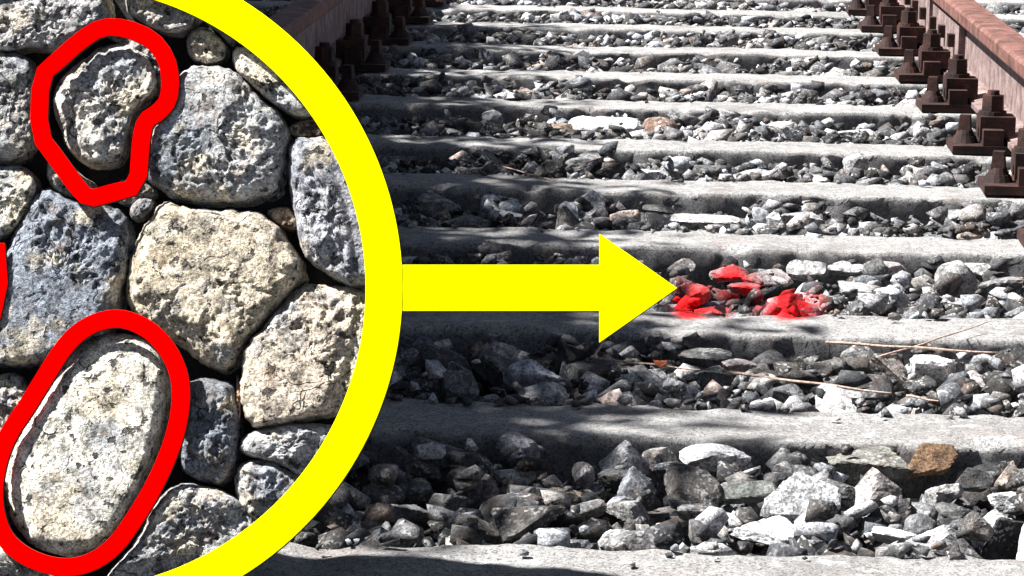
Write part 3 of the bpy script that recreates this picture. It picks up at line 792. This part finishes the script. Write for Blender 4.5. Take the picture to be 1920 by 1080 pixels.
# red loops fixed on the face of the wall
def loop(pts, wpx, label, sm=2, zf=.0195):
    P = chaikin(pts, sm); nn = len(P); A = []; B = []
    for i in range(nn):
        a_, b_ = P[i-1], P[(i+1) % nn]; tx, ty = b_[0]-a_[0], b_[1]-a_[1]; l = math.hypot(tx, ty) or 1
        nx_, ny_ = -ty/l*wpx/2, tx/l*wpx/2
        A.append((P[i][0]+nx_, P[i][1]+ny_)); B.append((P[i][0]-nx_, P[i][1]-ny_))
    root = base
    LA = [(L2(x, y, zf).x, L2(x, y, zf).y) for x, y in A]; LB = [(L2(x, y, zf).x, L2(x, y, zf).y) for x, y in B]
    o = extrude_outline('red_loop', LA, LB, zf-.004, zf, M_RED, None, .0009)
    o.matrix_world = Matrix.Translation(base) @ ROT.to_4x4()
    tag(o, label, 'red loop')
loop([(190,50),(236,52),(284,72),(312,108),(320,150),(316,188),(298,210),(272,226),(264,262),(258,350),(208,362),(166,374),(140,345),(108,300),(72,252),(76,142),(110,112),(150,76)], 34,
     'angular red loop round the small heart shaped stone at top left of the wall', 1)
loop([(206,596),(246,600),(292,626),(326,672),(341,724),(336,786),(318,848),(288,914),(252,974),(212,1030),(158,1062),(100,1064),(42,1042),(2,1004),(-14,940),(-8,876),(14,815),(48,766),(86,704),(122,646),(160,612)], 35,
     'large oval red loop round the pale oval stone at lower left')
loop([(1,470),(-2,530),(-14,590),(-60,640),(-130,650),(-165,590),(-160,500),(-110,470)], 34, 'red loop cut off by the left picture edge at mid height', 0)

# ------------------------------------------------------------------ unseen tree added on the left to darken that side of the track
# ground to darken (x, y, rx, ry), carried up the sun ray to the height of the crown
tr = empty('added_shade_tree', (-3.2, 5.2, -.15))
tube('trunk', [(0, 0, 0), (.05, 0, .6), (.25, -.02, 1.1), (.5, -.1, 1.5)], [.07, .055, .045, .03], M_BARK, tr, 10)
V = []; Fc = []
def to_crown(x, y, hgt): return Vector((x, y, 0)) + SUN*(hgt/SUN.z)
BL = [(-.62, 3.75, .62, .95, 1.0), (-.80, 5.0, .62, .9, 1.0), (-.92, 6.2, .58, .9, 1.0), (-1.0, 7.6, .6, 1.0, 1.0), (-.62, 3.22, .56, .42, 1.), (-1.3, 9.0, .6, 1.0, .8), (-1.5, 4.2, .5, 1.2, .5), (-1.8, 6.5, .5, 1.4, .5)]
for bx, by, rx, ry, dn in BL:
    for _ in range(int(26000*rx*ry*dn)):
        r = min(1.35, abs(rng.normal())*.42 + .45*rng.random()); a_ = rng.uniform(0, 6.283)
        hgt = rng.uniform(.85, 1.5)
        c = to_crown(bx + rx*r*math.cos(a_), by + ry*r*math.sin(a_), hgt)
        s_ = rng.uniform(.02, .036); e1 = Vector(rng.normal(size=3)).normalized()
        nn_ = (SUN + Vector(rng.normal(size=3))*.5).normalized(); e1 = (e1 - e1.dot(nn_)*nn_).normalized(); e2 = nn_.cross(e1)
        b0 = len(V); c = c - Vector((-3.2, 5.2, -.15))
        V += [c - e1*s_, c + e2*s_*.5 + nn_*.003, c + e1*s_, c - e2*s_*.5 + nn_*.003]; Fc += [(b0, b0+1, b0+2, b0+3)]
link('crown', mesh('crown', V, Fc, M_LEAF), tr)
for i, (bx, by, rx, ry, dn) in enumerate(BL):
    e = to_crown(bx, by, 1.4) - Vector((-3.2, 5.2, -.15))
    s0 = Vector((.5, -.1, 1.5)) if i % 2 else Vector((.25, -.02, 1.1))
    tube('branch', [s0, s0.lerp(e, .5) + Vector((0, 0, .08)), e], [.026, .018, .008], M_BARK, tr, 8)
tag(tr, 'added leafy tree out of view, placed to shade the left of the track', 'tree')
